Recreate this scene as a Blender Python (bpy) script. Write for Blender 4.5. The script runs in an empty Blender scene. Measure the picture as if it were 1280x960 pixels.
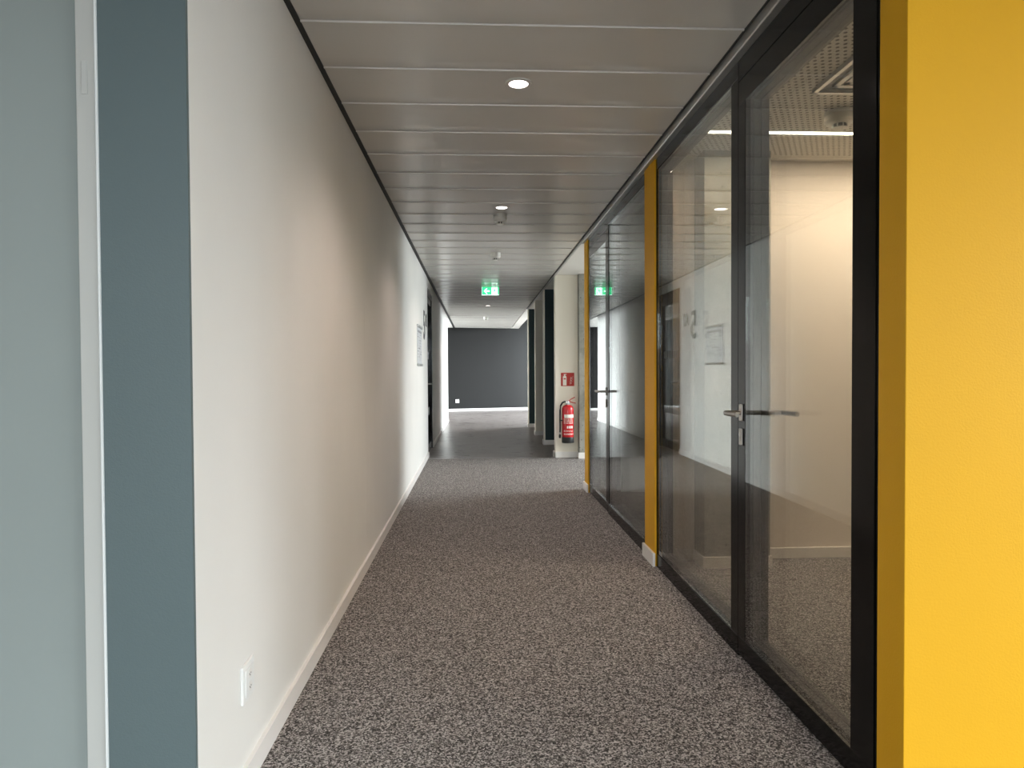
import bpy, bmesh, math, random
from mathutils import Vector, Matrix

# ------------------------------------------------------------------ camera, world, light, exposure
scene = bpy.context.scene
COL = scene.collection
F_PX, CAM_H = 850.0, 1.23
YAW, PITCH, ROLL = math.radians(2.84), math.radians(1.08), math.radians(0.30)
fw = Vector((math.sin(YAW) * math.cos(PITCH), math.cos(YAW) * math.cos(PITCH), -math.sin(PITCH)))
rt = Vector((math.cos(YAW), -math.sin(YAW), 0))
up = rt.cross(fw)
r2 = math.cos(ROLL) * rt - math.sin(ROLL) * up
u2 = math.sin(ROLL) * rt + math.cos(ROLL) * up
cam_data = bpy.data.cameras.new('camera')
cam_data.sensor_fit = 'HORIZONTAL'
cam_data.sensor_width = 36.0
cam_data.lens = 36.0 * F_PX / 1280.0
cam_data.clip_start = 0.02
cam_data.clip_end = 200
cam = bpy.data.objects.new('camera', cam_data)
COL.objects.link(cam)
M4 = Matrix((r2, u2, -fw)).transposed().to_4x4()
M4.translation = Vector((0, 0, CAM_H))
cam.matrix_world = M4
scene.camera = cam

scene.view_settings.view_transform = 'Standard'
scene.view_settings.look = 'None'
scene.view_settings.gamma = 1.0
scene.view_settings.use_curve_mapping = False
scene.view_settings.exposure = 0.0

world = bpy.data.worlds.new('overcast_sky')
scene.world = world
world.use_nodes = True
wbg = world.node_tree.nodes['Background']
wbg.inputs[0].default_value = (0.80, 0.88, 1.0, 1)
wbg.inputs[1].default_value = 1.2


def area(name, loc, direction, sx, sy, power, color, spread=180):
    d = bpy.data.lights.new(name, 'AREA')
    d.shape = 'RECTANGLE'
    d.size, d.size_y = sx, sy
    d.energy = power
    d.color = color
    d.spread = math.radians(spread)
    o = bpy.data.objects.new(name, d)
    COL.objects.link(o)
    o.location = loc
    o.rotation_euler = Vector(direction).to_track_quat('-Z', 'Y').to_euler()
    return o


DAY = (0.90, 0.96, 1.0)
# daylight outside the windows: right-hand facade beside and behind the camera, rear facade, niche, far lounge
area('daylight_facade_near', (6.9, -1.0, 3.3), (-1, 0.0, -0.55), 6.0, 3.6, 2450, DAY)
area('daylight_facade_rear', (0.6, -6.0, 3.3), (0, 1, -0.55), 7.0, 3.6, 1950, DAY)
area('daylight_niche', (6.6, 8.3, 3.0), (-1, 0, -0.5), 3.4, 3.4, 1800, DAY)
area('daylight_lounge_right', (7.0, 18.9, 4.2), (-1, 0, -0.7), 5.4, 4.0, 9800, DAY)
area('daylight_lounge_left', (-6.8, 18.9, 2.0), (1, 0, -0.1), 4.0, 3.4, 4200, DAY)

# ------------------------------------------------------------------ materials
MATS = {}


def new_mat(name):
    m = bpy.data.materials.new(name)
    m.use_nodes = True
    nt = m.node_tree
    b = nt.nodes['Principled BSDF']
    MATS[name] = m
    return m, nt, b


def add_bump(nt, b, height_socket, strength, dist):
    bp = nt.nodes.new('ShaderNodeBump')
    bp.inputs['Strength'].default_value = strength
    bp.inputs['Distance'].default_value = dist
    nt.links.new(height_socket, bp.inputs['Height'])
    nt.links.new(bp.outputs[0], b.inputs['Normal'])


def obj_coords(nt):
    """world-space position, so that shared meshes do not repeat"""
    g = nt.nodes.new('ShaderNodeNewGeometry')
    return g.outputs['Position']


def noise(nt, vec, scale, detail=2, rough=0.5):
    n = nt.nodes.new('ShaderNodeTexNoise')
    n.inputs['Scale'].default_value = scale
    n.inputs['Detail'].default_value = detail
    n.inputs['Roughness'].default_value = rough
    nt.links.new(vec, n.inputs['Vector'])
    return n.outputs[0]


def ramp(nt, fac, stops):
    r = nt.nodes.new('ShaderNodeValToRGB')
    el = r.color_ramp.elements
    while len(el) < len(stops):
        el.new(0.5)
    for e, (p, c) in zip(el, stops):
        e.position = p
        e.color = (*c, 1)
    nt.links.new(fac, r.inputs[0])
    return r.outputs[0]


def paint(name, col, rough=0.6, bump=0.05, scale=220, spec=0.4, var=0.03):
    m, nt, b = new_mat(name)
    v = obj_coords(nt)
    n = noise(nt, v, 1.3, 3)
    lo = tuple(c * (1 - var) for c in col)
    hi = tuple(min(1, c * (1 + var)) for c in col)
    nt.links.new(ramp(nt, n, [(0.3, lo), (0.7, hi)]), b.inputs['Base Color'])
    b.inputs['Roughness'].default_value = rough
    b.inputs['Specular IOR Level'].default_value = spec
    if bump:
        add_bump(nt, b, noise(nt, v, scale, 2), bump, 0.004)
    return m


def metal(name, col, rough=0.3, metallic=1.0):
    m, nt, b = new_mat(name)
    v = obj_coords(nt)
    n = noise(nt, v, 60, 2)
    nt.links.new(ramp(nt, n, [(0.3, tuple(c * .94 for c in col)), (0.7, col)]), b.inputs['Base Color'])
    b.inputs['Roughness'].default_value = rough
    b.inputs['Metallic'].default_value = metallic
    return m


def glow(name, col, strength):
    m, nt, b = new_mat(name)
    b.inputs['Base Color'].default_value = (*[min(.8, c) for c in col], 1)
    b.inputs['Emission Color'].default_value = (*col, 1)
    b.inputs['Emission Strength'].default_value = strength
    b.inputs['Roughness'].default_value = 0.4
    return m


def glass(name, tint):
    m, nt, b = new_mat(name)
    nt.nodes.remove(b)
    out = [n for n in nt.nodes if n.type == 'OUTPUT_MATERIAL'][0]
    lw = nt.nodes.new('ShaderNodeLayerWeight')
    lw.inputs['Blend'].default_value = 0.5
    p = nt.nodes.new('ShaderNodeMath'); p.operation = 'POWER'
    p.inputs[1].default_value = 4.2
    nt.links.new(lw.outputs['Facing'], p.inputs[0])
    ma = nt.nodes.new('ShaderNodeMath'); ma.operation = 'MULTIPLY_ADD'
    ma.inputs[1].default_value = 0.90
    ma.inputs[2].default_value = 0.045
    nt.links.new(p.outputs[0], ma.inputs[0])
    tr = nt.nodes.new('ShaderNodeBsdfTransparent')
    tr.inputs[0].default_value = (*tint, 1)
    gl = nt.nodes.new('ShaderNodeBsdfGlossy')
    gl.inputs['Roughness'].default_value = 0.0
    gl.inputs['Color'].default_value = (0.95, 0.98, 1.0, 1)
    mx = nt.nodes.new('ShaderNodeMixShader')
    nt.links.new(ma.outputs[0], mx.inputs[0])
    nt.links.new(tr.outputs[0], mx.inputs[1])
    nt.links.new(gl.outputs[0], mx.inputs[2])
    nt.links.new(mx.outputs[0], out.inputs[0])
    return m


WHITE = paint('white_wall_paint', (0.80, 0.785, 0.75), 0.55, 0.06)
CREAM = paint('cream_wall_paint', (0.82, 0.77, 0.66), 0.6, 0.06)
WARMWALL = paint('room_wall_paint', (0.80, 0.735, 0.66), 0.6, 0.05)
TEAL = paint('petrol_wall_paint', (0.110, 0.145, 0.150), 0.45, 0.10)
DTEAL = paint('dark_petrol_paint', (0.010, 0.030, 0.034), 0.5, 0.05)
YELLOW = paint('yellow_wall_paint', (0.69, 0.362, 0.012), 0.6, 0.12, 160, spec=0.25)
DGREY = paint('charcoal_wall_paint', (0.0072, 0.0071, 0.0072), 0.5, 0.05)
BASE = paint('baseboard_paint', (0.80, 0.775, 0.74), 0.4, 0.0)
NICHECEIL = paint('plaster_ceiling_paint', (0.80, 0.78, 0.73), 0.7, 0.03)
PANEL = paint('ceiling_panel_coating', (0.62, 0.60, 0.56), 0.26, 0.0, spec=0.55, var=0.015)
BLACK = paint('black_powder_coat', (0.006, 0.0055, 0.005), 0.15, 0.0, 600, spec=0.15)
BLACKIN = paint('bronze_grey_profile', (0.026, 0.022, 0.019), 0.40, 0.04, 600)
GASKET = paint('black_rubber_gasket', (0.004, 0.004, 0.004), 0.7, 0.0)
TRIMGREY = metal('grey_edge_trim', (0.50, 0.49, 0.47), 0.30, 0.7)
DARKGAP = paint('dark_shadow_gap_profile', (0.03, 0.03, 0.028), 0.6, 0.0)
STEEL = metal('brushed_steel', (0.42, 0.39, 0.35), 0.28)
ALU = metal('anodised_aluminium', (0.52, 0.52, 0.51), 0.38, 0.8)
PLASTIC = paint('white_plastic', (0.80, 0.80, 0.78), 0.35, 0.0)
DETECT = paint('detector_plastic', (0.66, 0.65, 0.60), 0.4, 0.0)
DARKPLAST = paint('dark_plastic', (0.05, 0.05, 0.045), 0.45, 0.0)
RED = paint('extinguisher_red', (0.46, 0.011, 0.016), 0.22, 0.0, spec=0.6)
SIGNRED = paint('sign_red', (0.42, 0.020, 0.012), 0.4, 0.0)
SIGNWHITE = paint('sign_white', (0.80, 0.78, 0.70), 0.5, 0.0)
PRINTGREY = paint('print_grey', (0.30, 0.31, 0.32), 0.5, 0.0)
PAPER = paint('plan_paper', (0.62, 0.64, 0.66), 0.35, 0.0)
LETTER = paint('dark_grey_lettering', (0.055, 0.058, 0.055), 0.5, 0.0)
SATIN = paint('satin_backed_glass', (0.29, 0.325, 0.315), 0.25, 0.0, spec=0.5)
FRAMEGREY = paint('light_grey_frame', (0.50, 0.50, 0.475), 0.45, 0.0)
EDGEWHITE = paint('white_edge_profile', (0.85, 0.87, 0.86), 0.4, 0.0)
BLACKRUB = paint('black_rubber', (0.008, 0.008, 0.008), 0.5, 0.0)
LAMP = glow('downlight_lens', (1.0, 0.90, 0.88), 6.0)
LEDM = glow('led_strip', (1.0, 0.93, 0.80), 9.0)
EXITGREEN = glow('exit_green', (0.03, 0.52, 0.20), 1.9)
EXITWHITE = glow('exit_white', (0.75, 1.0, 0.88), 2.4)
GLASS = glass('partition_glass', (0.955, 0.962, 0.938))
WGLASS = glass('window_glass', (0.98, 0.99, 0.985))
FROST = paint('sticker_film', (0.45, 0.45, 0.44), 0.6, 0.0)


def carpet_mat(name, c0, c1, c2):
    m, nt, b = new_mat(name)
    v = obj_coords(nt)
    vo = nt.nodes.new('ShaderNodeTexVoronoi')       # one random tone per yarn loop
    vo.inputs['Scale'].default_value = 200
    nt.links.new(v, vo.inputs['Vector'])
    sp = nt.nodes.new('ShaderNodeSeparateXYZ')
    nt.links.new(vo.outputs['Color'], sp.inputs[0])
    n2 = noise(nt, v, 70, 2, 0.8)                   # loops gather into small tufts
    mu = nt.nodes.new('ShaderNodeMath'); mu.operation = 'MULTIPLY_ADD'
    nt.links.new(n2, mu.inputs[0])
    mu.inputs[1].default_value = 1.2
    mu.inputs[2].default_value = -0.6
    ad = nt.nodes.new('ShaderNodeMath'); ad.operation = 'ADD'
    nt.links.new(sp.outputs[0], ad.inputs[0])
    nt.links.new(mu.outputs[0], ad.inputs[1])
    col = ramp(nt, ad.outputs[0], [(0.15, c0), (0.55, c1), (0.95, c2)])
    nt.links.new(col, b.inputs['Base Color'])
    b.inputs['Roughness'].default_value = 0.95
    b.inputs['Specular IOR Level'].default_value = 0.1
    add_bump(nt, b, noise(nt, v, 240, 2), 0.7, 0.006)
    return m


CARPET = carpet_mat('grey_brown_carpet', (0.045, 0.041, 0.038), (0.185, 0.168, 0.158), (0.50, 0.46, 0.44))


def hard_floor_mat():
    m, nt, b = new_mat('dark_vinyl_floor')
    v = obj_coords(nt)
    mp = nt.nodes.new('ShaderNodeMapping')
    mp.inputs['Scale'].default_value = (0.9, 6.0, 1)
    nt.links.new(v, mp.inputs[0])
    n = noise(nt, mp.outputs[0], 2.2, 5, 0.6)
    nt.links.new(ramp(nt, n, [(0.25, (0.085, 0.072, 0.068)), (0.75, (0.180, 0.158, 0.150))]), b.inputs['Base Color'])
    nt.links.new(ramp(nt, n, [(0.3, (0.24,) * 3), (0.7, (0.40,) * 3)]), b.inputs['Roughness'])
    add_bump(nt, b, n, 0.08, 0.01)
    return m


HARD = hard_floor_mat()


def concrete_mat():
    m, nt, b = new_mat('fair_faced_concrete')
    v = obj_coords(nt)
    n = noise(nt, v, 5.0, 6, 0.65)
    c = ramp(nt, n, [(0.25, (0.15, 0.145, 0.12)), (0.55, (0.29, 0.28, 0.24)), (0.8, (0.37, 0.36, 0.315))])
    vo = nt.nodes.new('ShaderNodeTexVoronoi')
    vo.inputs['Scale'].default_value = 16
    nt.links.new(v, vo.inputs['Vector'])
    pores = ramp(nt, vo.outputs['Distance'], [(0.08, (0.25,) * 3), (0.16, (1.0,) * 3)])
    mx = nt.nodes.new('ShaderNodeMix'); mx.data_type = 'RGBA'; mx.blend_type = 'MULTIPLY'
    mx.inputs[0].default_value = 1.0
    nt.links.new(c, mx.inputs[6]); nt.links.new(pores, mx.inputs[7])
    nt.links.new(mx.outputs[2], b.inputs['Base Color'])
    b.inputs['Roughness'].default_value = 0.75
    add_bump(nt, b, pores, 0.4, 0.004)
    return m


CONCRETE = concrete_mat()


def perforated_mat():
    """white ceiling board with a staggered grid of small round holes"""
    m, nt, b = new_mat('perforated_board')
    v = obj_coords(nt)
    sep = nt.nodes.new('ShaderNodeSeparateXYZ'); nt.links.new(v, sep.inputs[0])

    def mth(op, a, c=None, d=None):
        n = nt.nodes.new('ShaderNodeMath'); n.operation = op
        for i, s in enumerate((a, c, d)):
            if s is None:
                continue
            if isinstance(s, (int, float)):
                n.inputs[i].default_value = s
            else:
                nt.links.new(s, n.inputs[i])
        return n.outputs[0]
    PX, PY, R = 0.034, 0.031, 0.0080
    ry = mth('DIVIDE', sep.outputs[1], PY)
    row = mth('FLOOR', ry)
    odd = mth('MULTIPLY', mth('FLOORED_MODULO', row, 2.0), 0.5)
    rx = mth('ADD', mth('DIVIDE', sep.outputs[0], PX), odd)
    dx = mth('MULTIPLY', mth('SUBTRACT', mth('FRACT', rx), 0.5), PX)
    dy = mth('MULTIPLY', mth('SUBTRACT', mth('FRACT', ry), 0.5), PY)
    d = mth('SQRT', mth('ADD', mth('MULTIPLY', dx, dx), mth('MULTIPLY', dy, dy)))
    hole = mth('LESS_THAN', d, R)
    # plain margin along the walls
    ins = mth('MULTIPLY', mth('LESS_THAN', sep.outputs[1], 4.22), mth('GREATER_THAN', sep.outputs[0], 1.26))
    fac = mth('MULTIPLY', hole, ins)
    mx = nt.nodes.new('ShaderNodeMix'); mx.data_type = 'RGBA'
    nt.links.new(fac, mx.inputs[0])
    mx.inputs[6].default_value = (0.72, 0.68, 0.60, 1)
    mx.inputs[7].default_value = (0.05, 0.045, 0.038, 1)
    nt.links.new(mx.outputs[2], b.inputs['Base Color'])
    b.inputs['Roughness'].default_value = 0.8
    return m


PERF = perforated_mat()

# ------------------------------------------------------------------ mesh helpers


class B:
    """collects shapes (world coordinates) into one mesh"""

    def __init__(self):
        self.bm = bmesh.new()

    def _take(self, tmp):
        me = bpy.data.meshes.new('tmp')
        tmp.to_mesh(me); tmp.free()
        self.bm.from_mesh(me)
        bpy.data.meshes.remove(me)
        return self

    def box(self, x0, x1, y0, y1, z0, z1, bev=0.0, seg=1):
        t = bmesh.new()
        bmesh.ops.create_cube(t, size=1)
        for v in t.verts:
            v.co = Vector(((x0 + x1) / 2 + v.co.x * (x1 - x0), (y0 + y1) / 2 + v.co.y * (y1 - y0), (z0 + z1) / 2 + v.co.z * (z1 - z0)))
        if bev:
            bmesh.ops.bevel(t, geom=list(t.edges), offset=bev, segments=seg, affect='EDGES', profile=0.5)
        return self._take(t)

    def poly(self, pts, z0, z1, bev=0.0):
        """xy outline pulled up from z0 to z1"""
        return self.prism([Vector((x, y, z0)) for x, y in pts], Vector((0, 0, z1 - z0)), bev)

    def prism(self, pts, vec, bev=0.0):
        t = bmesh.new()
        a = [t.verts.new(p) for p in pts]
        c = [t.verts.new(Vector(p) + Vector(vec)) for p in pts]
        t.faces.new(a); t.faces.new(list(reversed(c)))
        n = len(pts)
        for i in range(n):
            j = (i + 1) % n
            t.faces.new((a[j], a[i], c[i], c[j]))
        bmesh.ops.recalc_face_normals(t, faces=list(t.faces))
        if bev:
            bmesh.ops.bevel(t, geom=list(t.edges), offset=bev, segments=2, affect='EDGES', profile=0.5)
        return self._take(t)

    def lathe(self, centre, profile, seg=32, axis='z'):
        """profile: (radius, along) pairs from one end to the other; radius 0 closes the end"""
        t = bmesh.new()
        rings = []
        for r, h in profile:
            if r <= 1e-6:
                rings.append([t.verts.new((0, 0, h))])
            else:
                rings.append([t.verts.new((r * math.cos(2 * math.pi * k / seg), r * math.sin(2 * math.pi * k / seg), h)) for k in range(seg)])
        for a, c in zip(rings, rings[1:]):
            for k in range(seg):
                l = (k + 1) % seg
                if len(a) == 1 and len(c) == 1:
                    continue
                if len(a) == 1:
                    t.faces.new((a[0], c[k], c[l]))
                elif len(c) == 1:
                    t.faces.new((a[k], a[l], c[0]))
                else:
                    t.faces.new((a[k], a[l], c[l], c[k]))
        for ring in (rings[0], rings[-1]):
            if len(ring) > 1:
                t.faces.new(ring)
        bmesh.ops.recalc_face_normals(t, faces=list(t.faces))
        rot = {'z': Matrix(), 'x': Matrix.Rotation(math.pi / 2, 4, 'Y'), 'y': Matrix.Rotation(-math.pi / 2, 4, 'X')}[axis]
        bmesh.ops.transform(t, matrix=Matrix.Translation(centre) @ rot, verts=list(t.verts))
        return self._take(t)

    def tube(self, pts, r, seg=10, ry=None):
        """round (or flattened) bar along a path"""
        pts = [Vector(p) for p in pts]
        t = bmesh.new()
        rings = []
        for i, p in enumerate(pts):
            d = (pts[min(i + 1, len(pts) - 1)] - pts[max(i - 1, 0)]).normalized()
            s = d.cross(Vector((0, 0, 1)))
            s = s.normalized() if s.length > 0.05 else Vector((1, 0, 0))
            u = s.cross(d).normalized()
            rr = r[i] if isinstance(r, (list, tuple)) else r
            rv = ry if ry else rr
            rings.append([t.verts.new(p + s * rr * math.cos(2 * math.pi * k / seg) + u * rv * math.sin(2 * math.pi * k / seg)) for k in range(seg)])
        for a, c in zip(rings, rings[1:]):
            for k in range(seg):
                l = (k + 1) % seg
                t.faces.new((a[k], a[l], c[l], c[k]))
        t.faces.new(rings[0]); t.faces.new(rings[-1])
        bmesh.ops.recalc_face_normals(t, faces=list(t.faces))
        return self._take(t)

    def build(self, name, mat, parent=None, loc=None, smooth=False, kind=None, label=None, category=None, group=None):
        if parent is not None:
            org = Vector(parent.get('_org', parent.location))
        elif loc is not None:
            org = Vector(loc)
        else:
            xs = [v.co for v in self.bm.verts]
            org = Vector(((min(v.x for v in xs) + max(v.x for v in xs)) / 2, (min(v.y for v in xs) + max(v.y for v in xs)) / 2, min(v.z for v in xs)))
        bmesh.ops.translate(self.bm, verts=list(self.bm.verts), vec=-org)
        me = bpy.data.meshes.new(name)
        self.bm.to_mesh(me); self.bm.free()
        me.materials.append(mat)
        if smooth:
            for p in me.polygons:
                p.use_smooth = True
            try:
                me.set_sharp_from_angle(angle=math.radians(35))
            except Exception:
                pass
        o = bpy.data.objects.new(name, me)
        COL.objects.link(o)
        if parent is not None:
            o.parent = parent
        else:
            o.location = org
        ORG[o.name] = org
        if kind:
            o['kind'] = kind
        if label:
            o['label'] = label
        if category:
            o['category'] = category
        if group:
            o['group'] = group
        return o


ORG = {}


def sub(b, name, mat, parent, smooth=False, label=None, kind=None):
    """a part: mesh given in world coordinates, parented (parent may itself be a part)"""
    org = world_org(parent)
    bmesh.ops.translate(b.bm, verts=list(b.bm.verts), vec=-org)
    me = bpy.data.meshes.new(name)
    b.bm.to_mesh(me); b.bm.free()
    me.materials.append(mat)
    if smooth:
        for p in me.polygons:
            p.use_smooth = True
        me.set_sharp_from_angle(angle=math.radians(35))
    o = bpy.data.objects.new(name, me)
    COL.objects.link(o)
    o.parent = parent
    if label:
        o['label'] = label
    if kind:
        o['kind'] = kind
    return o


def world_org(o):
    p = Vector((0, 0, 0))
    while o is not None:
        p += o.location
        o = o.parent
    return p


def thing(name, label, category, loc, group=None, kind=None):
    o = bpy.data.objects.new(name, None)
    COL.objects.link(o)
    o.location = loc
    o.empty_display_size = 0.1
    if label:
        o['label'] = label
    if category:
        o['category'] = category
    if group:
        o['group'] = group
    if kind:
        o['kind'] = kind
    return o


def struct(b, name, mat, label=None):
    return b.build(name, mat, kind='structure', label=label)


def part_at(me_obj, parent, offset):
    """copy of a part sharing its mesh, moved inside its parent"""
    c = me_obj.copy()
    COL.objects.link(c)
    c.parent = parent
    c.location = offset
    return c


# ------------------------------------------------------------------ the setting
CEIL = 2.58
XR = 1.11          # corridor face of the glazed wall


def XL(y):         # corridor face of the left wall (runs out very slightly)
    return -0.697 - 0.0035 * (y - 1.7)


XOUT = 4.5         # facade on the right
BH = 0.07          # baseboard height

struct(B().poly([(-4.5, -3.5), (XOUT, -3.5), (XOUT, 9.58), (-4.5, 9.58)], -0.2, 0.0), 'floor', CARPET, 'speckled grey-brown loop carpet of the corridor and rooms')
struct(B().poly([(-4.5, 9.58), (XOUT, 9.58), (XOUT, 23.5), (-4.5, 23.5)], -0.2, -0.002), 'floor_end', HARD, 'dark smooth floor of the far hall beyond the carpet')

# --- ceiling: one metal panel per strip, laid across the corridor
ceil = struct(B().box(-0.76, 1.16, 1.70, 21.6, CEIL + 0.03, CEIL + 0.20), 'ceiling', DARKGAP, 'ceiling of matt grey metal panels laid across the corridor')
PITCHP = 0.40
y0 = 2.668 - 2 * PITCHP
pw = PITCHP


def panel_profile(x0, x1):
    w = pw - 0.0004
    pr = [(0, 0.028), (0, 0.0), (0.0015, -0.0050), (0.010, -0.0050), (0.016, 0.0), (w * .25, -0.0008), (w * .5, -0.0012), (w * .75, -0.0008),
          (w - 0.004, 0.0), (w, 0.0015), (w, 0.028)]
    return B().prism([Vector((x0, y, z)) for y, z in pr], Vector((x1 - x0, 0, 0)))


c_org = world_org(ceil)
first = None
k = 0
while y0 + (k + 1) * pw < 21.2:
    yy = y0 + k * pw
    if first is None:
        bb = panel_profile(-0.672, 1.062)
        me = bpy.data.meshes.new('panel')
        bb.bm.to_mesh(me); bb.bm.free()
        me.materials.append(PANEL)
        for p in me.polygons:
            p.use_smooth = True
        me.set_sharp_from_angle(angle=math.radians(25))
        first = bpy.data.objects.new('panel', me)
        COL.objects.link(first)
        first.parent = ceil
        first.location = Vector((0, yy, CEIL)) - c_org
    else:
        part_at(first, ceil, Vector((-0.0014 * k * pw, yy, CEIL)) - c_org)
    k += 1

# edge profiles of the ceiling
struct(B().poly([(XL(1.7) - .002, 1.7), (-0.676, 1.7), (-0.702, 21.2), (XL(21.2) - .002, 21.2)], CEIL + 0.004, CEIL + 0.03), 'trim_1', DARKGAP, 'dark shadow gap along the left ceiling edge')
struct(B().box(1.062, 1.075, 1.82, 14.85, CEIL + 0.002, CEIL + 0.03), 'trim_2', DARKGAP, 'thin dark joint at the right ceiling edge')
struct(B().box(1.075, 1.118, 1.82, 7.0, CEIL - 0.040, CEIL + 0.03, 0.004), 'trim_3', TRIMGREY, 'grey metal edge trim above the glazed partitions')
struct(B().box(1.075, 1.10, 7.0, 14.85, CEIL - 0.008, CEIL + 0.03, 0.002), 'trim_4', TRIMGREY, 'thin grey ceiling edge trim along the niches')

# --- left wall: three boards with open vertical joints, petrol end face
wl = struct(B().poly([(XL(1.705) - .012, 1.705), (XL(9.85) - .012, 9.85), (-0.905, 9.85), (-0.905, 1.705)], 0, CEIL + .1), 'wall_left', WHITE, 'white painted wall of large boards along the corridor')
for a, c in ((1.70, 4.279), (4.281, 7.10), (7.102, 9.85)):
    sub(B().poly([(XL(a), a), (XL(c), c), (XL(c) - .012, c), (XL(a) - .012, a)], 0.0, CEIL + .03, 0.0008), 'panel', WHITE, wl)
sub(B().box(-0.905, XL(1.7) - .0006, 1.688, 1.7045, 0, CEIL + .03), 'end_panel', TEAL, wl, label='petrol blue painted end face of the wall')
struct(B().prism([Vector((XL(1.70) + .0, 1.70, 0)), Vector((XL(1.70) + .014, 1.70, 0)), Vector((XL(1.70) + .014, 1.70, BH)), Vector((XL(1.70), 1.70, BH))], Vector((XL(9.85) - XL(1.7), 8.15, 0))), 'baseboard_left', BASE, 'pale baseboard along the long white wall')

# left wall beyond the glass door
XF = -0.742
struct(B().box(-0.94, XF, 11.12, 16.75, 0, CEIL + .1), 'wall_left_far', WHITE, 'white wall beyond the dark door')
struct(B().box(XF, XF + .014, 11.10, 16.76, 0, BH, .002), 'baseboard_left_far', BASE, 'pale baseboard of the wall beyond the dark door')
struct(B().box(-0.94, -0.60 - .13, 9.85, 11.12, 2.455, CEIL + .1), 'wall_left_lintel', WHITE, 'white strip of wall above the dark door')
# dark room behind that door
struct(B().box(-4.5, -0.94, 9.65, 9.83, 0, CEIL + .1), 'wall_left_room_near', DGREY)
struct(B().box(-4.5, -0.94, 11.9, 12.1, 0, CEIL + .1), 'wall_left_room_far', DGREY)
struct(B().box(-4.5, -0.94, 9.83, 11.9, CEIL, CEIL + .1), 'ceiling_left_room', NICHECEIL)
struct(B().box(-4.5, -0.94, 16.60, 16.75, 0, CEIL + .1), 'wall_left_return', WHITE)

# --- outer walls with window openings


def facade(name, xa, xb, y_a, y_b, openings, ztop, label=None):
    b = B()
    cur = y_a
    for (o0, o1, s, hd) in openings:
        b.box(xa, xb, cur, o0, 0, ztop)
        b.box(xa, xb, o0, o1, 0, s)
        b.box(xa, xb, o0, o1, hd, ztop)
        cur = o1
    b.box(xa, xb, cur, y_b, 0, ztop)
    return struct(b, name, WHITE, label)


WIN_N = [(-2.9, -1.75, .15, 2.28), (-1.55, -0.4, .15, 2.28), (-0.2, 0.95, .15, 2.28)]
WIN_M = [(7.35, 8.25, .15, 2.5), (8.40, 9.30, .15, 2.5)]
WIN_F = [(16.0, 16.95, .10, 3.0), (17.1, 18.7, .10, 3.0), (18.9, 20.6, .10, 3.0)]
facade('wall_right_outer', XOUT, XOUT + .2, -3.5, 23.5, WIN_N + WIN_M + WIN_F, 3.6)
WIN_L = [(17.4, 18.8, .15, 2.5), (19.0, 20.2, .15, 2.5)]
facade('wall_left_outer', -4.7, -4.5, -3.5, 23.5, WIN_L, 3.6)
# rear facade
RW = [(-2.0, -0.6), (-0.4, 1.0), (1.2, 2.6)]
b = B()
cur = -4.5
for o0, o1 in RW:
    b.box(cur, o0, -3.7, -3.5, 0, 2.9).box(o0, o1, -3.7, -3.5, 0, .15).box(o0, o1, -3.7, -3.5, 2.28, 2.9)
    cur = o1
b.box(cur, XOUT + .2, -3.7, -3.5, 0, 2.9)
struct(b, 'wall_rear', WHITE)
WCOUNT = [3]


def window_x(x, o):
    o0, o1, s, hd = o
    n = WCOUNT[0]
    WCOUNT[0] += 1
    w = thing('window_%d' % n, None, None, (x, (o0 + o1) / 2, s), kind='structure')
    f = B()
    f.box(x - .03, x + .03, o0, o0 + .05, s, hd).box(x - .03, x + .03, o1 - .05, o1, s, hd)
    f.box(x - .03, x + .03, o0, o1, s, s + .05).box(x - .03, x + .03, o0, o1, hd - .05, hd)
    sub(f, 'window_frame', BLACK, w)
    sub(B().box(x - .004, x + .004, o0 + .04, o1 - .04, s + .04, hd - .04), 'pane', WGLASS, w)


for o in WIN_N + WIN_M + WIN_F:
    window_x(XOUT + .12, o)
for o in WIN_L:
    window_x(-4.62, o)
for o0, o1 in RW:
    n = WCOUNT[0]
    WCOUNT[0] += 1
    w = thing('window_%d' % n, None, None, ((o0 + o1) / 2, -3.6, .15), kind='structure')
    f = B()
    f.box(o0, o0 + .05, -3.63, -3.57, .15, 2.28).box(o1 - .05, o1, -3.63, -3.57, .15, 2.28)
    f.box(o0, o1, -3.63, -3.57, .15, .20).box(o0, o1, -3.63, -3.57, 2.23, 2.28)
    sub(f, 'window_frame', BLACK, w)
    sub(B().box(o0 + .04, o1 - .04, -3.604, -3.596, .19, 2.24), 'pane', WGLASS, w)

# ceilings of the neighbouring spaces
struct(B().box(-4.5, XOUT, -3.5, 1.699, CEIL + .005, CEIL + .2), 'ceiling_near', PANEL)
struct(B().box(1.19, XOUT, 1.84, 4.33, CEIL, CEIL + .2), 'ceiling_room', PERF, 'cream ceiling board with rows of small round holes')
struct(B().box(1.19, XOUT, 4.45, 6.8, CEIL, CEIL + .2), 'ceiling_room_second', PERF)
struct(B().box(1.10, XOUT, 6.8, 14.85, CEIL + .004, CEIL + .2), 'ceiling_niche', NICHECEIL, 'cream plaster ceiling of the niches')
struct(B().box(1.063, 1.285, 14.85, 21.9, CEIL + .004, CEIL + .9), 'ceiling_bulkhead', NICHECEIL, 'white edge of the lowered ceiling in the far hall')
struct(B().box(1.285, XOUT, 14.6, 23.5, 3.45, 3.6), 'ceiling_far', NICHECEIL)
struct(B().box(1.285, XOUT, 14.70, 14.86, CEIL + .2, 3.5), 'wall_far_header', WHITE)
struct(B().box(-4.5, -0.735, 16.75, 23.5, CEIL + .006, CEIL + .9), 'ceiling_far_left', NICHECEIL)
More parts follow.
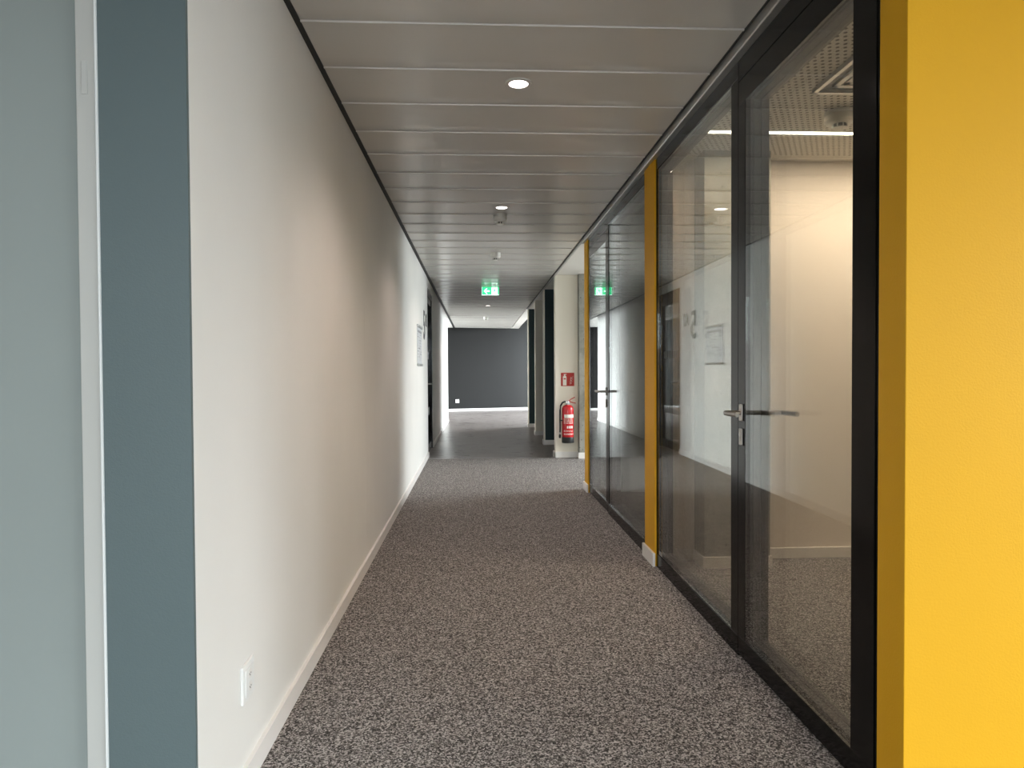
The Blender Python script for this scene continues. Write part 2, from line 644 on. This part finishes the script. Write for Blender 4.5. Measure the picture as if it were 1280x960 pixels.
struct(B().box(-0.9, 1.3, 21.0, 23.5, CEIL + .008, CEIL + .9), 'ceiling_far_end', NICHECEIL)

# end wall (set at a slight angle)
EA, EB = Vector((-4.6, 20.16, 0)), Vector((4.6, 22.53, 0))


def end_y(x):
    return 21.1 + (x + 0.9) * 0.2573


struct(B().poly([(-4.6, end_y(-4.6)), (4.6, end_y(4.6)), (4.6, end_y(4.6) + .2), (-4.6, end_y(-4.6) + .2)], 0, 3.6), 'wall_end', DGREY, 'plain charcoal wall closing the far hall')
struct(B().poly([(-4.49, end_y(-4.49) - .014), (4.49, end_y(4.49) - .014), (4.49, end_y(4.49)), (-4.49, end_y(-4.49))], 0, BH), 'baseboard_end', BASE, 'bright white baseboard under the charcoal wall')

# --- right-hand side: near yellow pier, piers between the rooms, room shells
struct(B().box(XR - .01, XOUT, 1.70, 1.82, 0, CEIL + .02, .0015), 'wall_right_near', YELLOW, 'large textured yellow wall beside the black glass door')
struct(B().box(XR - .01, 1.209, 4.20, 4.45, 0, CEIL - .038, .0015), 'wall_right_pier', YELLOW, 'narrow yellow pier between the two glazed partitions')
struct(B().box(XR - .01, 1.209, 6.79, 7.0, 0, CEIL - .038, .0015), 'wall_right_pier_far', YELLOW, 'thin yellow pier at the end of the glazed partitions')
struct(B().box(XR - .012, XOUT, 1.684, 1.70, 0, .085, .002).box(XR - .026, XR - .010, 1.684, 1.819, 0, .085, .002), 'baseboard_right_near', BASE, 'pale baseboard of the large yellow wall')
struct(B().box(XR - .026, XR - .010, 4.185, 4.462, 0, .085, .002), 'baseboard_pier', BASE, 'pale baseboard block on the narrow yellow pier')
struct(B().box(XR - .026, XR - .010, 6.78, 7.012, 0, .085, .002), 'baseboard_pier_far', BASE, 'pale baseboard block on the thin far yellow pier')
struct(B().box(1.21, XOUT, 4.33, 4.445, 0, CEIL + .1), 'wall_partition', WARMWALL, 'cream back wall of the lit room')
struct(B().box(1.82, XOUT, 4.316, 4.33, 0, BH, .002), 'baseboard_partition', BASE, 'pale baseboard of the lit room')
struct(B().box(1.25, 1.37, 4.316, 4.33, 0, BH, .002), 'baseboard_partition_short', BASE, 'short pale baseboard between pier and concrete column')
struct(B().box(1.21, XOUT, 6.80, 6.98, 0, CEIL + .1), 'wall_partition_far', WHITE)
struct(B().box(1.20, XOUT, 1.82, 1.84, 0, CEIL + .1), 'wall_room_front', WARMWALL)

# concrete column in the lit room
col = struct(B().box(1.395, 1.815, 4.14, 4.335, 0, 2.330, .003).box(1.398, 1.812, 4.143, 4.335, 2.330, 2.334).box(1.395, 1.815, 4.14, 4.335, 2.334, CEIL + .02, .003), 'column_room', CONCRETE, 'bare concrete column in the lit room')
col['kind'] = 'structure'
struct(B().poly([(1.385, 4.33), (1.385, 4.13), (1.825, 4.13), (1.825, 4.33), (1.815, 4.33), (1.815, 4.14), (1.395, 4.14), (1.395, 4.33)], 0, BH, .001), 'baseboard_column', BASE, 'pale baseboard wrapping the concrete column in the lit room')

# niche wall with the extinguisher, concrete column beside it, and the fins beyond
struct(B().box(1.09, 1.60, 9.58, 9.75, 0, CEIL + .02, .002), 'wall_niche', CREAM, 'cream wall carrying the fire extinguisher')
struct(B().box(1.075, 1.41, 9.564, 9.58, 0, .085, .002).box(1.075, 1.09, 9.564, 9.765, 0, .085, .002), 'baseboard_niche', BASE, 'white baseboard below the fire extinguisher')
struct(B().box(1.41, 1.86, 9.45, 9.90, 0, CEIL + .02, .004), 'column_niche', CONCRETE, 'concrete column beside the extinguisher wall')
struct(B().box(1.395, 1.875, 9.435, 9.45, 0, .085, .002), 'baseboard_niche_column', BASE, 'white baseboard on the concrete column beside the extinguisher')
struct(B().box(1.60, XOUT, 9.60, 9.75, 0, CEIL + .02), 'wall_niche_back', CREAM)
for nm, yy, mt, lab in (('wall_fin', 11.28, DTEAL, 'first dark petrol wall end beyond the extinguisher'),
                        ('wall_fin_cream', 12.98, CREAM, 'cream wall end between two dark petrol wall ends'),
                        ('wall_fin_far', 14.85, DTEAL, 'last dark petrol wall end before the bright hall')):
    w = struct(B().box(1.092, 1.112, yy, yy + .16, 0, CEIL + .02, .001), nm, CREAM, lab)
    sub(B().box(1.112, XOUT, yy - .004, yy + .155, 0, CEIL + .02), 'face', mt, w)
    struct(B().box(1.078, XOUT, yy - .018, yy - .004, 0, BH + .01, .002).box(1.078, 1.092, yy - .018, yy + .17, 0, BH + .01, .002), nm.replace('wall', 'baseboard'), BASE)

# ------------------------------------------------------------------ glazed partitions
DEP = 0.10          # depth of the frames
GX0, GX1 = XR + .004, XR + .014           # outer pane
HX0, HX1 = XR + DEP - .014, XR + DEP - .004   # inner pane
HEAD0, HEAD1 = 2.470, CEIL - .040


def bar(b, x0, x1, a0, a1, z0, z1):
    return b.box(x0, x1, a0, a1, z0, z1, .0015)


def fixed_light(n, ya, yb, label):
    """fixed glazed field between ya (near) and yb (far)"""
    w = thing('window_%d' % n, label, None, (XR + DEP / 2, (ya + yb) / 2, 0), kind='structure')
    T = .024
    for nm, (a0, a1, z0, z1) in (('head', (ya, yb, HEAD0, HEAD1)), ('sill', (ya, yb, 0, .085)),
                                 ('post', (ya, ya + (.082 if n == 1 else T), .085, HEAD0)), ('post', (yb - (T if n == 1 else .05), yb, .085, HEAD0))):
        f = sub(bar(B(), XR, XR + .035, a0, a1, z0, z1), nm, BLACK, w)
        sub(bar(B(), XR + .035, XR + DEP - .035, a0, a1, z0, z1), 'core', BLACKIN, f)
        sub(bar(B(), XR + DEP - .033, XR + DEP, a0, a1, z0, z1), 'inner_profile', BLACKIN, f)
    p0 = ya + (.082 if n == 1 else T)
    p1 = yb - (T if n == 1 else .05)
    sub(B().box(GX0, GX1, p0 + .0005, p1 - .0005, .0855, HEAD0 - .0005), 'pane', GLASS, w)
    sub(B().box(HX0, HX1, p0 + .0005, p1 - .0005, .0855, HEAD0 - .0005), 'pane', GLASS, w)
    return w


def lever(b, x, y, z, out, dy):
    """lever handle leaving the door at x towards out (+1/-1), grip running along dy"""
    e = out * 0.075
    b.tube([(x, y, z), (x + out * .03, y, z), (x + e * .85, y, z)], .0105, 12)
    pts = [(x + e * .78, y - dy * .012, z), (x + e * .97, y + dy * .008, z), (x + e, y + dy * .03, z), (x + e, y + dy * .08, z), (x + e * .98, y + dy * .135, z)]
    b.tube(pts, .0095, 12, ry=.0105)
    return b


def door_leaf(n, ya, yb, handle_y, dy, label, wide_near):
    d = thing('door_%d' % n, label, None, (XR + DEP / 2, (ya + yb) / 2, 0), kind='structure')
    z0, z1 = .012, 2.447
    s_near = wide_near
    s_far = .076
    parts = [('rail', ya + .001, yb - .001, 2.348, z1), ('rail', ya + .001, yb - .001, z0, .092), ('stile', ya, ya + s_near, .092, 2.348), ('stile', yb - s_far, yb, .092, 2.348)]
    for nm, a0, a1, c0, c1 in parts:
        f = sub(bar(B(), XR - .001, XR + .034, a0, a1, c0, c1), nm, BLACK, d)
        sub(bar(B(), XR + .034, XR + DEP - .035, a0, a1, c0, c1), 'core', BLACKIN, f)
        sub(bar(B(), XR + DEP - .034, XR + DEP, a0, a1, c0, c1), 'inner_profile', BLACKIN, f)
    sub(B().box(GX0 - .004, GX1 - .004, ya + s_near + .0005, yb - s_far - .0005, .0925, 2.3475), 'pane', GLASS, d)
    sub(B().box(HX0, HX1, ya + s_near + .0005, yb - s_far - .0005, .0925, 2.3475), 'pane', GLASS, d)
    # handle set
    hz = 1.05
    for out, x in ((-1, XR - .001), (1, XR + DEP)):
        h = sub(lever(B(), x, handle_y, hz, out, dy), 'handle', STEEL, d, True, 'brushed steel lever handle')
        sub(B().box(min(x, x + out * .008), max(x, x + out * .008), handle_y - .016, handle_y + .016, hz - .035, hz + .037, .003, 2), 'handle_plate', STEEL, h)
        e = sub(B().box(min(x, x + out * .008), max(x, x + out * .008), handle_y - .016, handle_y + .016, hz - .138, hz - .066, .0035, 2), 'lock_plate', STEEL, d)
        sub(B().lathe((x + out * .006, handle_y, hz - .092), [(0, -.004), (.009, -.004), (.009, .006), (0, .006)], 20, 'x'), 'lock_cylinder', ALU, e, True)
    return d


def door_frame(n, ya, yb, jn, jf, label):
    """head and jambs around a leaf"""
    t = thing('trim_%d' % n, label, None, (XR + DEP / 2, (ya + yb) / 2, 0), kind='structure')
    sub(bar(B(), XR, XR + DEP, ya, yb, 2.452, HEAD1), 'head', BLACK, t)
    sub(bar(B(), XR + .02, XR + DEP, ya, yb, 0, .010), 'threshold', BLACK, t)
    if jn:
        sub(bar(B(), XR, XR + DEP, ya, ya + jn, .010, 2.452), 'jamb', BLACK, t)
        sub(B().box(XR + .004, XR + DEP - .01, ya + jn, ya + jn + .006, .012, 2.45), 'gasket', GASKET, t)
    if jf:
        sub(bar(B(), XR, XR + DEP, yb - jf, yb, .010, 2.452), 'jamb', BLACK, t)
    return t


# first partition: door near, fixed field far
door_frame(5, 1.821, 2.855, .022, 0, 'black head and jamb around the near glass door')
door_leaf(1, 1.850, 2.853, 2.812, -1, 'black-framed glass door into the lit room beside the yellow wall', .120)
fixed_light(1, 2.857, 4.199, 'tall fixed glass field between black glass door and yellow pier')
# second partition: fixed field near, door far
fixed_light(2, 4.451, 5.795, 'tall fixed glass field beyond the narrow yellow pier')
door_frame(6, 5.796, 6.789, 0, .02, 'black head and jamb around the far glass door')
door_leaf(2, 5.797, 6.765, 5.845, 1, 'black-framed glass door of the unlit room by the thin far pier', .076)

# ------------------------------------------------------------------ dark glazed door in the left wall
XD = -0.745
d3 = thing('door_3', 'black-framed glazed door set back in the white wall, with sticker bands', None, (XD, 10.48, 0), kind='structure')
sub(B().box(XD - .10, XD + .0, 9.852, 9.93, 0, 2.453, .002).box(XD - .10, XD, 11.04, 11.118, 0, 2.453, .002).box(XD - .10, XD, 9.93, 11.04, 2.36, 2.453, .002), 'door_frame', BLACK, d3)
lf = sub(B().box(XD - .07, XD - .01, 9.932, 10.03, .01, 2.355, .002).box(XD - .07, XD - .01, 10.94, 11.038, .01, 2.355, .002).box(XD - .07, XD - .01, 10.03, 10.94, 2.26, 2.355, .002).box(XD - .07, XD - .01, 10.03, 10.94, .01, .13, .002), 'leaf_frame', BLACK, d3)
pn = sub(B().box(XD - .045, XD - .035, 10.0305, 10.9395, .1305, 2.2595), 'pane', GLASS, d3)
st0 = None
for z in (0.55, 1.42):
    for j in range(7):
        yy = 10.08 + j * .122
        sub(B().box(XD - .0348, XD - .0338, yy, yy + .07, z, z + .12), 'sticker', FROST, pn)
h = sub(lever(B(), XD - .01, 9.985, 1.05, 1, 1), 'handle', STEEL, d3, True)
sub(B().box(XD - .01, XD - .002, 9.968, 10.002, 1.01, 1.09, .003), 'handle_plate', STEEL, h)

# ------------------------------------------------------------------ satin glass panel at the near left
g = thing('glass_panel', 'grey-green satin glass panel in a slim grey frame beside the petrol wall end', 'glass panel', (-1.6, 1.71, 0))
sub(B().box(-2.60, -0.955, 1.712, 1.722, 0.03, CEIL - .001), 'pane', SATIN, g)
sub(B().box(-0.9615, -0.9155, 1.696, 1.735, 0, CEIL, .002), 'frame', FRAMEGREY, g)
sub(B().box(-0.9155, -0.9055, 1.690, 1.735, 0, CEIL, .003), 'edge_profile', EDGEWHITE, g, label='bright white edge profile')
sub(B().box(-2.60, -0.962, 1.700, 1.734, 0, .03, .002), 'floor_rail', FRAMEGREY, g)
sub(B().box(-0.947, -0.933, 1.6935, 1.696, 1.90, 1.98, .001), 'hinge', FRAMEGREY, g)
struct(B().box(-4.5, -2.60, 1.70, 1.85, 0, CEIL + .1), 'wall_left_near', WHITE)

# ------------------------------------------------------------------ ceiling fittings
ZP = CEIL - .0012
LAMPS = [(0.197, 3.209), (0.201, 5.621), (0.203, 8.02), (0.21, 14.0)]
LLAB = ['round recessed downlight in the ceiling above the near glass door', 'round recessed downlight just before the first smoke detector',
        'round recessed downlight just behind the second smoke detector', 'small round downlight beyond the exit sign']
for (x, y), lb in zip(LAMPS, LLAB):
    t = thing('downlight', lb, 'downlight', (x, y, ZP - .006), group='recessed corridor downlights')
    sub(B().lathe((x, y, ZP - .005), [(.046, .003), (.046, .0005), (.062, 0), (.065, .002), (.065, .005), (.046, .005), (.046, .003)], 40), 'trim_ring', PANEL, t, True)
    sub(B().lathe((x, y, ZP - .0022), [(0, 0), (.0455, 0), (.0455, .002), (0, .002)], 36), 'lens', LAMP, t, True)
    ld = bpy.data.lights.new('downlight_beam', 'SPOT')
    ld.energy = 50
    ld.color = (1.0, 0.82, 0.73)
    ld.spot_size = math.radians(140)
    ld.spot_blend = 0.9
    ld.shadow_soft_size = .045
    lo = bpy.data.objects.new('downlight_beam', ld)
    COL.objects.link(lo)
    lo.parent = t
    lo.location = (0, 0, -.02)


def detector(x, y, label, r=.058, zc=CEIL):
    t = thing('smoke_detector', label, 'smoke detector', (x, y, zc - .10), group='ceiling smoke detectors')
    sub(B().lathe((x, y, zc), [(0, -.001), (r * .98, -.001), (r, -.005), (r * .98, -.018), (0, -.018)], 36), 'base', DETECT, t, True)
    sub(B().lathe((x, y, zc), [(0, -.018), (r * .80, -.018), (r * .80, -.022), (r * .99, -.024), (r * 1.0, -.050), (r * .86, -.062), (r * .55, -.066), (0, -.066)], 36), 'body', DETECT, t, True)
    c = sub(B().lathe((x, y, zc), [(0, -.066), (r * .46, -.066), (r * .46, -.080), (0, -.080)], 24), 'sensor_cage', DARKPLAST, t, True)
    bb = B()
    for k in range(8):
        a = 2 * math.pi * k / 8
        bb.box(x + r * .47 * math.cos(a) - .003, x + r * .47 * math.cos(a) + .003, y + r * .47 * math.sin(a) - .003, y + r * .47 * math.sin(a) + .003, zc - .084, zc - .066)
    bb.lathe((x, y, zc), [(0, -.084), (r * .50, -.084), (r * .50, -.087), (0, -.089)], 24)
    sub(bb, 'cage_cap', DETECT, c)


detector(0.196, 5.88, 'smoke detector in the corridor ceiling close to a lit downlight')
detector(0.205, 7.76, 'smoke detector in the corridor ceiling just before the exit sign')
detector(0.195, 16.9, 'small smoke detector in the bright ceiling of the far hall')
detector(1.90, 3.50, 'large smoke detector on the perforated ceiling of the lit room', .075)

# exit sign
ES = thing('exit_sign', 'green lit emergency exit sign with white arrow and running figure', 'exit sign', (.203, 10.9, 2.442))
sub(B().box(.063, .343, 10.905, 10.935, 2.446, CEIL, .002), 'housing', PLASTIC, ES)
face = sub(B().box(.068, .338, 10.901, 10.905, 2.450, CEIL - .006), 'face', EXITGREEN, ES)


def flat(pts, y0_, y1_):
    return B().prism([Vector((x, y1_, z)) for x, z in pts], Vector((0, y0_ - y1_, 0)))


sub(B().box(.068, .338, 10.8995, 10.901, 2.447, 2.454).box(.066, .069, 10.8995, 10.901, 2.447, CEIL - .005), 'border', EXITWHITE, face)
ax, az = .145, 2.512
sub(flat([(ax - .048, az), (ax - .005, az + .043), (ax + .012, az + .043), (ax - .018, az + .011), (ax + .045, az + .011), (ax + .045, az - .011), (ax - .018, az - .011), (ax + .012, az - .043), (ax - .005, az - .043)], 10.899, 10.901), 'arrow', EXITWHITE, face)
sub(B().box(.222, .318, 10.8995, 10.901, 2.456, 2.568), 'doorway', EXITWHITE, face)
m = B()
m.lathe((.280, 10.8985, 2.553), [(0, 0), (.009, 0), (.009, .001), (0, .001)], 16, 'y')
for p in ([(.262, 2.538), (.284, 2.538), (.276, 2.505), (.258, 2.505)], [(.262, 2.537), (.268, 2.531), (.247, 2.512), (.240, 2.517)], [(.282, 2.537), (.286, 2.530), (.306, 2.519), (.308, 2.526)],
          [(.268, 2.508), (.278, 2.508), (.300, 2.488), (.294, 2.481)], [(.294, 2.487), (.301, 2.486), (.297, 2.463), (.290, 2.463)], [(.257, 2.508), (.268, 2.507), (.256, 2.484), (.246, 2.486)], [(.252, 2.490), (.252, 2.481), (.228, 2.479), (.228, 2.487)]):
    m.prism([Vector((x, 10.8995, z)) for x, z in p], Vector((0, -.001, 0)))
sub(m, 'running_figure', EXITGREEN, face)

# lit room: led line, air diffuser
L = thing('led_strip', 'glowing linear light across the perforated ceiling', 'light strip', (2.8, 3.80, CEIL - .012))
sub(B().box(1.24, 4.3, 3.785, 3.823, CEIL - .004, CEIL - .001), 'housing', PLASTIC, L)
sub(B().box(1.245, 4.295, 3.789, 3.819, CEIL - .008, CEIL - .004), 'diffuser', LEDM, L)
area('led_strip_light', (2.77, 3.804, CEIL - .012), (0, 0, -1), 3.0, .03, 53, (1.0, 0.80, 0.63))
V = thing('air_diffuser', 'square metal air diffuser set in the perforated ceiling', 'air diffuser', (1.92, 2.93, CEIL - .02))
vx0, vx1, vy0, vy1 = 1.615, 2.215, 2.63, 3.23
fr = B()
for (a, b_, c, d_) in ((vx0, vx1, vy0, vy0 + .02), (vx0, vx1, vy1 - .02, vy1), (vx0, vx0 + .02, vy0, vy1), (vx1 - .02, vx1, vy0, vy1)):
    fr.box(a, b_, c, d_, CEIL - .022, CEIL - .001)
sub(fr, 'frame', ALU, V)
sub(B().box(vx0 + .02, vx1 - .02, vy0 + .02, vy1 - .02, CEIL - .006, CEIL - .001), 'backing', DARKPLAST, V)
for k in range(1, 7):
    i = .03 + k * .036
    s_ = B()
    if vx0 + i > vx1 - i - .03:
        break
    a0, a1, c0, c1 = vx0 + i, vx1 - i, vy0 + i, vy1 - i
    w_ = .026
    s_.box(a0, a1, c0, c0 + w_, CEIL - .017, CEIL - .0065).box(a0, a1, c1 - w_, c1, CEIL - .017, CEIL - .0065)
    s_.box(a0, a0 + w_, c0, c1, CEIL - .017, CEIL - .0065).box(a1 - w_, a1, c0, c1, CEIL - .017, CEIL - .0065)
    sub(s_, 'blade', PLASTIC, V)

# ------------------------------------------------------------------ wall fittings


def socket_x(y, z, label):
    x = XL(y)
    t = thing('power_socket', label, 'socket', (x + .005, y, z - .055))
    sub(B().box(x + .0002, x + .009, y - .050, y + .050, z - .056, z + .056, .003, 2), 'cover_frame', PLASTIC, t)
    ins = sub(B().box(x + .009, x + .0125, y - .034, y + .034, z - .040, z + .040, .0015), 'insert', PLASTIC, t)
    for dz in (.020, -.018):
        hx = [(y - .016, z + dz), (y - .008, z + dz + .014), (y + .008, z + dz + .014), (y + .016, z + dz), (y + .008, z + dz - .014), (y - .008, z + dz - .014)]
        sub(B().prism([Vector((x + .0125, a, c)) for a, c in hx], Vector((.0006, 0, 0))), 'outlet', BASE, ins)
        o = B()
        for (a, c) in ((-.006, 0), (.006, 0), (0, -.005)):
            o.lathe((x + .0131, y + a, z + dz + c), [(0, 0), (.0022, 0), (.0022, .0005), (0, .0005)], 10, 'x')
        sub(o, 'pin_hole', DARKPLAST, ins)


socket_x(2.050, .313, 'white double power socket low on the white wall')
ex = -.650
ey = end_y(ex)
t = thing('power_socket', 'small white power socket low on the charcoal wall', 'socket', (ex, ey - .006, .26))
sub(B().box(ex - .055, ex + .055, ey - .028, ey - .013, .255, .365, .003), 'cover_frame', PLASTIC, t)
sub(B().box(ex - .035, ex + .035, ey - .032, ey - .028, .275, .345, .002), 'insert', PLASTIC, t)

# notice board: escape plan held by two rails
ny0, ny1, nz0, nz1 = 8.06, 8.68, 1.305, 1.785
nx = XL(8.4)
N = thing('escape_plan', 'framed notice sheet with grey rails on the white wall', 'notice', (nx + .005, 8.37, nz0))
pl = sub(B().box(nx + .001, nx + .008, ny0, ny1, nz0, nz1, .001), 'sheet', PAPER, N)
sub(B().box(nx + .001, nx + .020, ny0 - .005, ny1 + .005, nz1 - .022, nz1 + .008, .003), 'rail', ALU, N)
sub(B().box(nx + .001, nx + .020, ny0 - .005, ny1 + .005, nz0 - .008, nz0 + .022, .003), 'rail', ALU, N)
pr = B()
rnd = random.Random(4)
pr.box(nx + .008, nx + .0086, ny0 + .05, ny1 - .04, nz1 - .085, nz1 - .055)
for k in range(9):
    z = nz1 - .11 - k * .034
    a = ny0 + .05
    while a < ny1 - .08:
        wv = rnd.uniform(.02, .09)
        if rnd.random() < .7:
            pr.box(nx + .008, nx + .0086, a, min(a + wv, ny1 - .05), z, z + rnd.choice((.004, .007, .016)))
        a += wv + rnd.uniform(.012, .03)
for a in (ny0 + .12, ny0 + .27, ny0 + .41):
    pr.box(nx + .008, nx + .0086, a, a + .006, nz0 + .06, nz1 - .16)
sub(pr, 'print', PRINTGREY, pl, kind='stuff')


def lettering(txt, ya, yb, za, zb, x, parent, name):
    cu = bpy.data.curves.new('letters', 'FONT')
    cu.body = txt
    cu.extrude = 0.02
    cu.offset = 0.012
    ob = bpy.data.objects.new('letters', cu)
    COL.objects.link(ob)
    dg = bpy.context.evaluated_depsgraph_get()
    me = bpy.data.meshes.new_from_object(ob.evaluated_get(dg))
    bpy.data.objects.remove(ob)
    bpy.data.curves.remove(cu)
    me.name = name
    xs = [v.co.x for v in me.vertices]; ys = [v.co.y for v in me.vertices]; zs = [v.co.z for v in me.vertices]
    org = world_org(parent)
    for v in me.vertices:
        fx = (v.co.x - min(xs)) / (max(xs) - min(xs))
        fy = (v.co.y - min(ys)) / (max(ys) - min(ys))
        fz = (v.co.z - min(zs)) / (max(zs) - min(zs))
        v.co = Vector((-1e3 + fz, fx, fy))
    for v in me.vertices:
        v.co = Vector((x + (v.co.x + 1e3) * .003, ya + v.co.y * (yb - ya), za + v.co.z * (zb - za))) - org
    me.materials.clear()
    me.materials.append(LETTER)
    o = bpy.data.objects.new(name, me)
    COL.objects.link(o)
    o.parent = parent
    return o


RN = thing('room_number', 'dark lettering 5 A2 on the white wall beside the dark door', 'lettering', (XL(9.35), 9.35, 1.66))
lettering('5', 9.08, 9.32, 1.66, 2.05, XL(9.2) + .0005, RN, 'digit')
lettering('A2', 9.41, 9.66, 1.86, 2.035, XL(9.5) + .0012, RN, 'letters')

# fire sign
FS = thing('fire_sign', 'red square sign with white extinguisher and flame symbol', 'sign', (1.264, 9.578, 1.015))
pt = sub(B().box(1.170, 1.358, 9.576, 9.5795, 1.015, 1.203), 'plate', SIGNRED, FS)
yF = 9.576
s_ = B()
s_.prism([Vector((x, yF, z)) for x, z in ((1.196, 1.026), (1.248, 1.026), (1.248, 1.140), (1.243, 1.155), (1.236, 1.162), (1.208, 1.162), (1.201, 1.155), (1.196, 1.140))], Vector((0, -.001, 0)))
s_.box(1.214, 1.230, yF - .001, yF, 1.160, 1.176)
s_.prism([Vector((x, yF, z)) for x, z in ((1.210, 1.174), (1.250, 1.178), (1.250, 1.186), (1.210, 1.186))], Vector((0, -.001, 0)))
s_.tube([(1.214, yF - .0005, 1.182), (1.196, yF - .0005, 1.178), (1.186, yF - .0005, 1.166), (1.184, yF - .0005, 1.140)], .004, 6, ry=.0008)
sub(s_, 'extinguisher_symbol', SIGNWHITE, pt)
sub(B().box(1.206, 1.238, yF - .002, yF - .001, 1.110, 1.126), 'label_symbol', SIGNRED, pt)
f_ = B()
for i, (z, dx) in enumerate(((1.046, 0), (1.082, .004), (1.116, .008))):
    f_.tube([(1.284 + dx, yF - .0005, z), (1.302 + dx, yF - .0005, z - .006), (1.318 + dx, yF - .0005, z + .006), (1.324 + dx, yF - .0005, z + .030), (1.336 + dx, yF - .0005, z + .040)], [.004, .010, .010, .008, .003], 6, ry=.0008)
    f_.tube([(1.300 + dx, yF - .0005, z), (1.306 + dx, yF - .0005, z + .014), (1.300 + dx, yF - .0005, z + .028)], [.006, .005, .001], 6, ry=.0008)
sub(f_, 'flame_symbol', SIGNWHITE, pt)

# fire extinguisher
cx, cy, zb = 1.252, 9.478, 0.223
R_ = .082
FE = thing('fire_extinguisher', 'red fire extinguisher with black foot and hose hung on the cream wall', 'fire extinguisher', (cx, cy, zb))
bd = sub(B().lathe((cx, cy, 0), [(0, .232), (R_ - .002, .232), (R_, .240), (R_, .690), (R_ - .004, .712), (R_ * .82, .735), (R_ * .52, .752), (.026, .760), (0, .760)], 40), 'cylinder', RED, FE, True)
sub(B().lathe((cx, cy, 0), [(0, zb), (R_ + .001, zb), (R_ + .0035, zb + .008), (R_ + .0035, .300), (R_ + .0005, .306), (R_ - .002, .306), (R_ - .002, .232), (0, .232)], 40), 'foot', BLACKRUB, FE, True)
vv = sub(B().lathe((cx, cy, 0), [(0, .758), (.028, .758), (.030, .764), (.030, .776), (.022, .780), (.022, .806), (.016, .812), (0, .812)], 24), 'valve', ALU, FE, True)
sub(B().lathe((cx - .020, cy - .022, .792), [(0, -.012), (.013, -.012), (.013, .006), (0, .008)], 16, 'y'), 'pressure_gauge', PLASTIC, vv, True)


def strap(pts, w, th):
    """flat lever: polyline in the xz plane given thickness th, width w in y"""
    up_ = [Vector((x, cy - w / 2, z + th / 2)) for x, z in pts]
    dn = [Vector((x, cy - w / 2, z - th / 2)) for x, z in reversed(pts)]
    return B().prism(up_ + dn, Vector((0, w, 0)))


sub(strap([(cx - .02, .806), (cx + .02, .812), (cx + .05, .838), (cx + .095, .858), (cx + .098, .862)], .026, .012), 'squeeze_lever', RED, FE)
sub(strap([(cx - .02, .798), (cx + .02, .802), (cx + .05, .792), (cx + .105, .778), (cx + .11, .778)], .026, .012), 'carry_handle', RED, FE)
hose = [(cx - .016, cy - .004, .795), (cx - .045, cy - .02, .800), (cx - .080, cy - .03, .786), (cx - .104, cy - .032, .745), (cx - .112, cy - .032, .68), (cx - .113, cy - .032, .56), (cx - .112, cy - .032, .45), (cx - .114, cy - .032, .37)]
hs = sub(B().tube(hose, .012, 12), 'hose', BLACKRUB, FE, True)
sub(B().tube([(cx - .114, cy - .032, .375), (cx - .114, cy - .032, .345)], .012, 12), 'ferrule', ALU, hs, True)
sub(B().tube([(cx - .114, cy - .032, .345), (cx - .116, cy - .032, .315), (cx - .118, cy - .034, .292)], [.015, .017, .013], 12), 'nozzle', BLACKRUB, hs, True)
sub(B().box(cx - .125, cx - .07, cy - .043, cy - .02, .530, .546, .002), 'hose_clip', BLACKRUB, FE)
sub(B().box(cx - .02, cx + .02, cy + R_ - .004, 9.5795, .66, .74, .002), 'wall_bracket', ALU, FE)


def wrap(b, a0, a1, z0, z1, r, n=12):
    """thin curved patch on the cylinder (angles from the -y direction)"""
    t = bmesh.new()
    lo, hi = [], []
    for i in range(n + 1):
        a = a0 + (a1 - a0) * i / n
        x, y = cx + r * math.sin(a), cy - r * math.cos(a)
        lo.append(t.verts.new((x, y, z0))); hi.append(t.verts.new((x, y, z1)))
    for i in range(n):
        t.faces.new((lo[i], lo[i + 1], hi[i + 1], hi[i]))
    b._take(t)
    return b


sub(wrap(B(), -.75, 1.05, .575, .622, R_ + .0012), 'white_band', SIGNWHITE, bd)
tx = B()
for k, z in enumerate((.556, .542, .526, .510, .496, .396, .384, .352, .340)):
    a = -.85
    while a < .85:
        w_ = rnd.uniform(.08, .3)
        wrap(tx, a, min(a + w_, .95), z, z + .0055, R_ + .0012, 4)
        a += w_ + rnd.uniform(.05, .14)
sub(tx, 'printed_text', SIGNWHITE, bd, kind='stuff')
for a in (-.30, .10, .50):
    sub(wrap(B(), a, a + .26, .428, .462, R_ + .0012, 6), 'pictogram', SIGNWHITE, bd)
